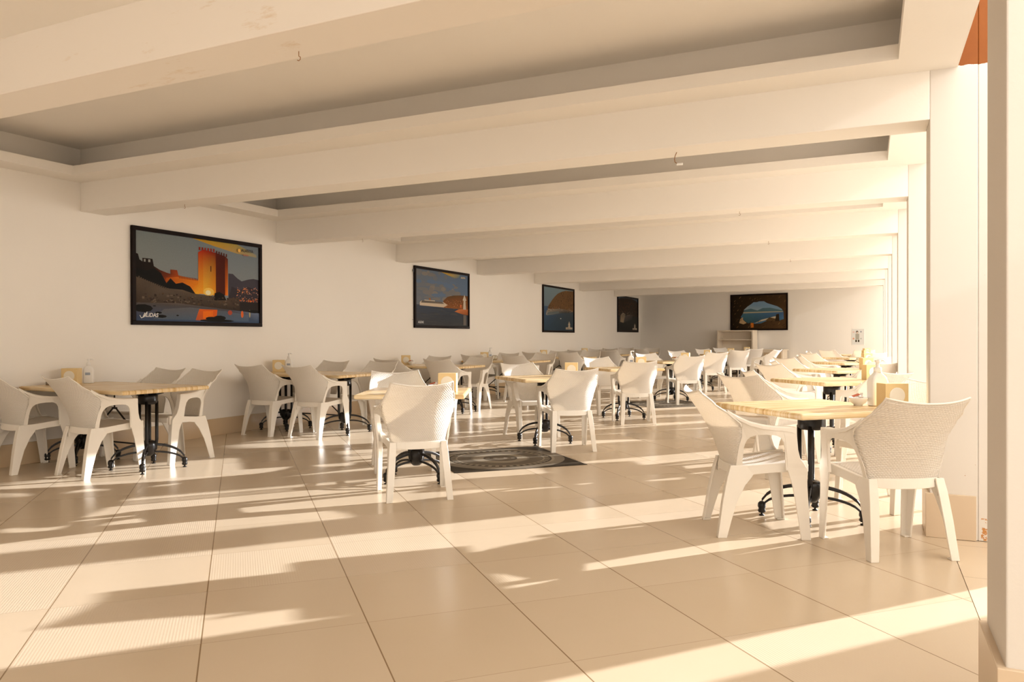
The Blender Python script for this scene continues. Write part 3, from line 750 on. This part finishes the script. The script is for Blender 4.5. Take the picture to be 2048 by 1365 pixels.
def picture(p0, p1, z0, z1, polys, label, extra=None):
    """p0,p1 left and right bottom corner on the wall plane (x,y)"""
    a, b = Vector((*p0, 0)), Vector((*p1, 0)); w = (b-a).length; h = z1-z0
    d = (b-a).normalized(); rz = math.atan2(d.y, d.x); n = Vector((d.y, -d.x, 0))
    c = (a+b)/2 + n*.004
    root = empty('framed_picture', (c.x, c.y, (z0+z1)/2), rz, label, 'picture', 'framed pictures on the walls')
    fwid = .045
    bm = bmesh.new()
    for x0, x1, zz0, zz1 in ((-w/2, w/2, h/2-fwid, h/2), (-w/2, w/2, -h/2, -h/2+fwid), (-w/2, -w/2+fwid, -h/2+fwid, h/2-fwid), (w/2-fwid, w/2, -h/2+fwid, h/2-fwid)):
        box(bm, x0, x1, -.035, 0, zz0, zz1)
    mk('frame', bm, M['frame'], root, bevel=.004)
    bm = bmesh.new(); box(bm, -w/2+fwid*.8, w/2-fwid*.8, -.012, -.004, -h/2+fwid*.8, h/2-fwid*.8); mk('backing', bm, M['frame'], root)
    pr = paint_plane('print', root, w-2*fwid, h-2*fwid, polys, .0135)
    if extra: extra(pr, w-2*fwid, h-2*fwid)
    return root
def extra_castle(pr, w, h):
    y = -.030
    text('ALANYA', .052, (40, 34, 30), pr, (w*.385-.10, y, h*.415))
    text('turizm', .034, (170, 80, 60), pr, (w*.40-.10, y, h*.365), ital=.3)
    bm = bmesh.new(); lathe(bm, [(.022, 0), (.022, .001)], 14)
    for v in bm.verts: v.co = Vector((v.co.x+w*.31, y-v.co.z, v.co.y+h*.425))
    mk('emblem', bm, simple('emblem_orange', (.85, .45, .05), .4), pr)
    text('ALiDAS', .060, (225, 220, 215), pr, (-w*.455, y, -h*.455), ital=.15)
    bm = bmesh.new(); tube(bm, [(-w*.475, y, -h*.44), (-w*.465, y, -h*.47), (-w*.445, y, -h*.455), (-w*.425, y, -h*.40)], .004, 6); mk('flourish', bm, M['white'], pr)
def extra_small(pr, w, h):
    y = -.030
    text('ALANYA', .045, (225, 200, 150), pr, (w*.37-.06, y, h*.43))
    text('ALiDAS', .055, (215, 215, 215), pr, (-w*.47, y, -h*.46), ital=.15)
def extra_liner(pr, w, h):
    text('ALANYA', .042, (90, 70, 50), pr, (w*.235, -.044, -h*.455))
xw = XL
picture((xw, 5.545), (xw, 7.437), 1.305, 2.358, castle(), 'large framed picture of orange lit castle tower by water, nearest on left wall', extra_castle)
picture((xw, 11.05), (xw, 13.02), 1.331, 2.402, cruise(), 'framed picture of white cruise ship and lighthouse under cloudy sky', extra_small)
picture((xw, 16.71), (xw, 18.84), 1.285, 2.43, liner(0), 'framed picture of moored liner below brown hill on blue water', extra_liner)
picture((xw, 22.67), (xw, 24.98), 1.325, 2.47, liner(1), 'dark framed picture of ship at night, last on the left wall', extra_liner)
A_ = Vector((XL, FL)); ud = Vector((.5-XL, 23.4-FL)).normalized()
def farp(s, off=0): v = A_+ud*s + Vector((ud.y, -ud.x))*off; return (v.x, v.y)
picture(farp(3.24, .012), farp(5.03, .012), 1.365, 2.48, cave(), 'framed picture of bay seen through cave mouth, on the far wall')
# far wall: bookcase, low cabinet, notice
rz = math.atan2(ud.y, ud.x)
x, y = farp(3.53, .22)
root = empty('bookcase', (x, y, 0), rz, 'cream open bookcase against the far wall below the cave picture', 'bookcase')
W = .57; D = .17
bm = bmesh.new(); box(bm, -W, W, -D, D, 1.33, 1.37); mk('top', bm, M['shelfwood'], root, bevel=.003)
for s in (-1, 1):
    bm = bmesh.new()
    loft(bm, [[(s*(W+.03), -D-.03, 0), (s*(W+.03), D, 0), (s*(W-.01), D, 0), (s*(W-.01), -D-.03, 0)], [(s*W, -D, 1.33), (s*W, D, 1.33), (s*(W-.04), D, 1.33), (s*(W-.04), -D, 1.33)]])
    mk('side_panel', bm, M['shelfwood'], root)
for z in (.08, .38, .72, 1.06):
    bm = bmesh.new(); box(bm, -W+.035, W-.035, -D+.01, D, z, z+.025); mk('shelf', bm, M['shelfwood'], root)
bm = bmesh.new(); box(bm, -W+.035, W-.035, D-.012, D, .08, 1.33); mk('back_panel', bm, M['shelfwood'], root)
x, y = farp(4.73, .27)
root = empty('low_cabinet', (x, y, 0), rz, 'low tan cabinet by the far wall, right of the bookcase', 'cabinet')
bm = bmesh.new(); box(bm, -.30, .30, -.2, .2, .03, .76); mk('body', bm, M['shelfwood'], root, bevel=.003)
bm = bmesh.new(); box(bm, -.33, .33, -.23, .22, .76, .79); mk('top', bm, M['shelfwood'], root, bevel=.003)
for z in (.10, .42):
    bm = bmesh.new(); box(bm, -.26, .26, -.215, -.20, z, z+.28)
    d_ = mk('drawer', bm, M['skirt'], root, bevel=.002)
    bm = bmesh.new(); box(bm, -.05, .05, -.225, -.215, z+.2, z+.215); mk('handle', bm, M['metal'], d_)
x, y = farp(7.0, .006)
root = empty('notice_poster', (x, y, 1.16), rz, 'small white notice with standing figure, on the far wall by the columns', 'poster')
bm = bmesh.new(); box(bm, -.17, .17, -.002, .004, -.24, .22); mk('sheet', bm, M['paper'], root)
P = [(R4(0, 0, 1, 1), (228, 226, 220)), (ell(.42, .80, .10, .09), (70, 60, 50)), (ell(.43, .76, .07, .07), (225, 200, 180)),
     (R4(.28, .32, .60, .70), (176, 172, 158)), (R4(.27, .16, .40, .30), (60, 46, 26)), (R4(.48, .16, .61, .30), (60, 46, 26)),
     (ell(.12, .38, .08, .06), (226, 160, 128)), (ell(.12, .80, .09, .05), (230, 196, 184)), (ell(.74, .82, .06, .05), (140, 146, 156)), (ell(.74, .38, .06, .04), (176, 180, 170))]
paint_plane('print', root, .32, .44, P, .004)

# ------------------------------------------------------------------ ceiling hooks and the wire stub
def hook(x, y, label):
    bm = bmesh.new(); pts = [(0, 0, 0), (0, 0, -.012)] + [(.010*sin(a)*1.0, 0, -.022-.010*(1-cos(a))+.0) for a in [PI*.0, PI*.35, PI*.7, PI*1.0, PI*1.3]]
    tube(bm, pts, .0018, 6); o = mk('ceiling_hook', bm, M['wire'], loc=(x, y, ZB+.001)); tag(o, label, 'hook', 'hooks under the beams'); return o
for i, (x, y) in enumerate([(-5.80, 5.14), (-5.80, 7.9), (-2.26, 2.62), (-1.17, 7.85), (-1.19, 10.45), (-1.15, 13.05)]):
    hook(x, y, ['small bent rusty hook under the first whole beam, left end', 'small hook under the second whole beam, left end', 'small pale hook under the nearest beam at top left',
                'small hook under the second whole beam, right part', 'small hook under the third whole beam, right part', 'small hook under the fourth whole beam, right part'][i])
root = empty('wire_stub', (-1.18, 5.15, ZB), 0, 'brown wire with white connector hanging under the first whole beam', 'wire')
bm = bmesh.new(); tube(bm, [(0, 0, 0), (-.010, 0, -.02), (-.016, 0, -.045), (-.012, 0, -.065), (.002, 0, -.078)], .0028, 6); mk('wire', bm, M['wire'], root)
bm = bmesh.new(); box(bm, 0, .040, -.006, .006, -.090, -.076); mk('connector', bm, M['white'], root, bevel=.002)
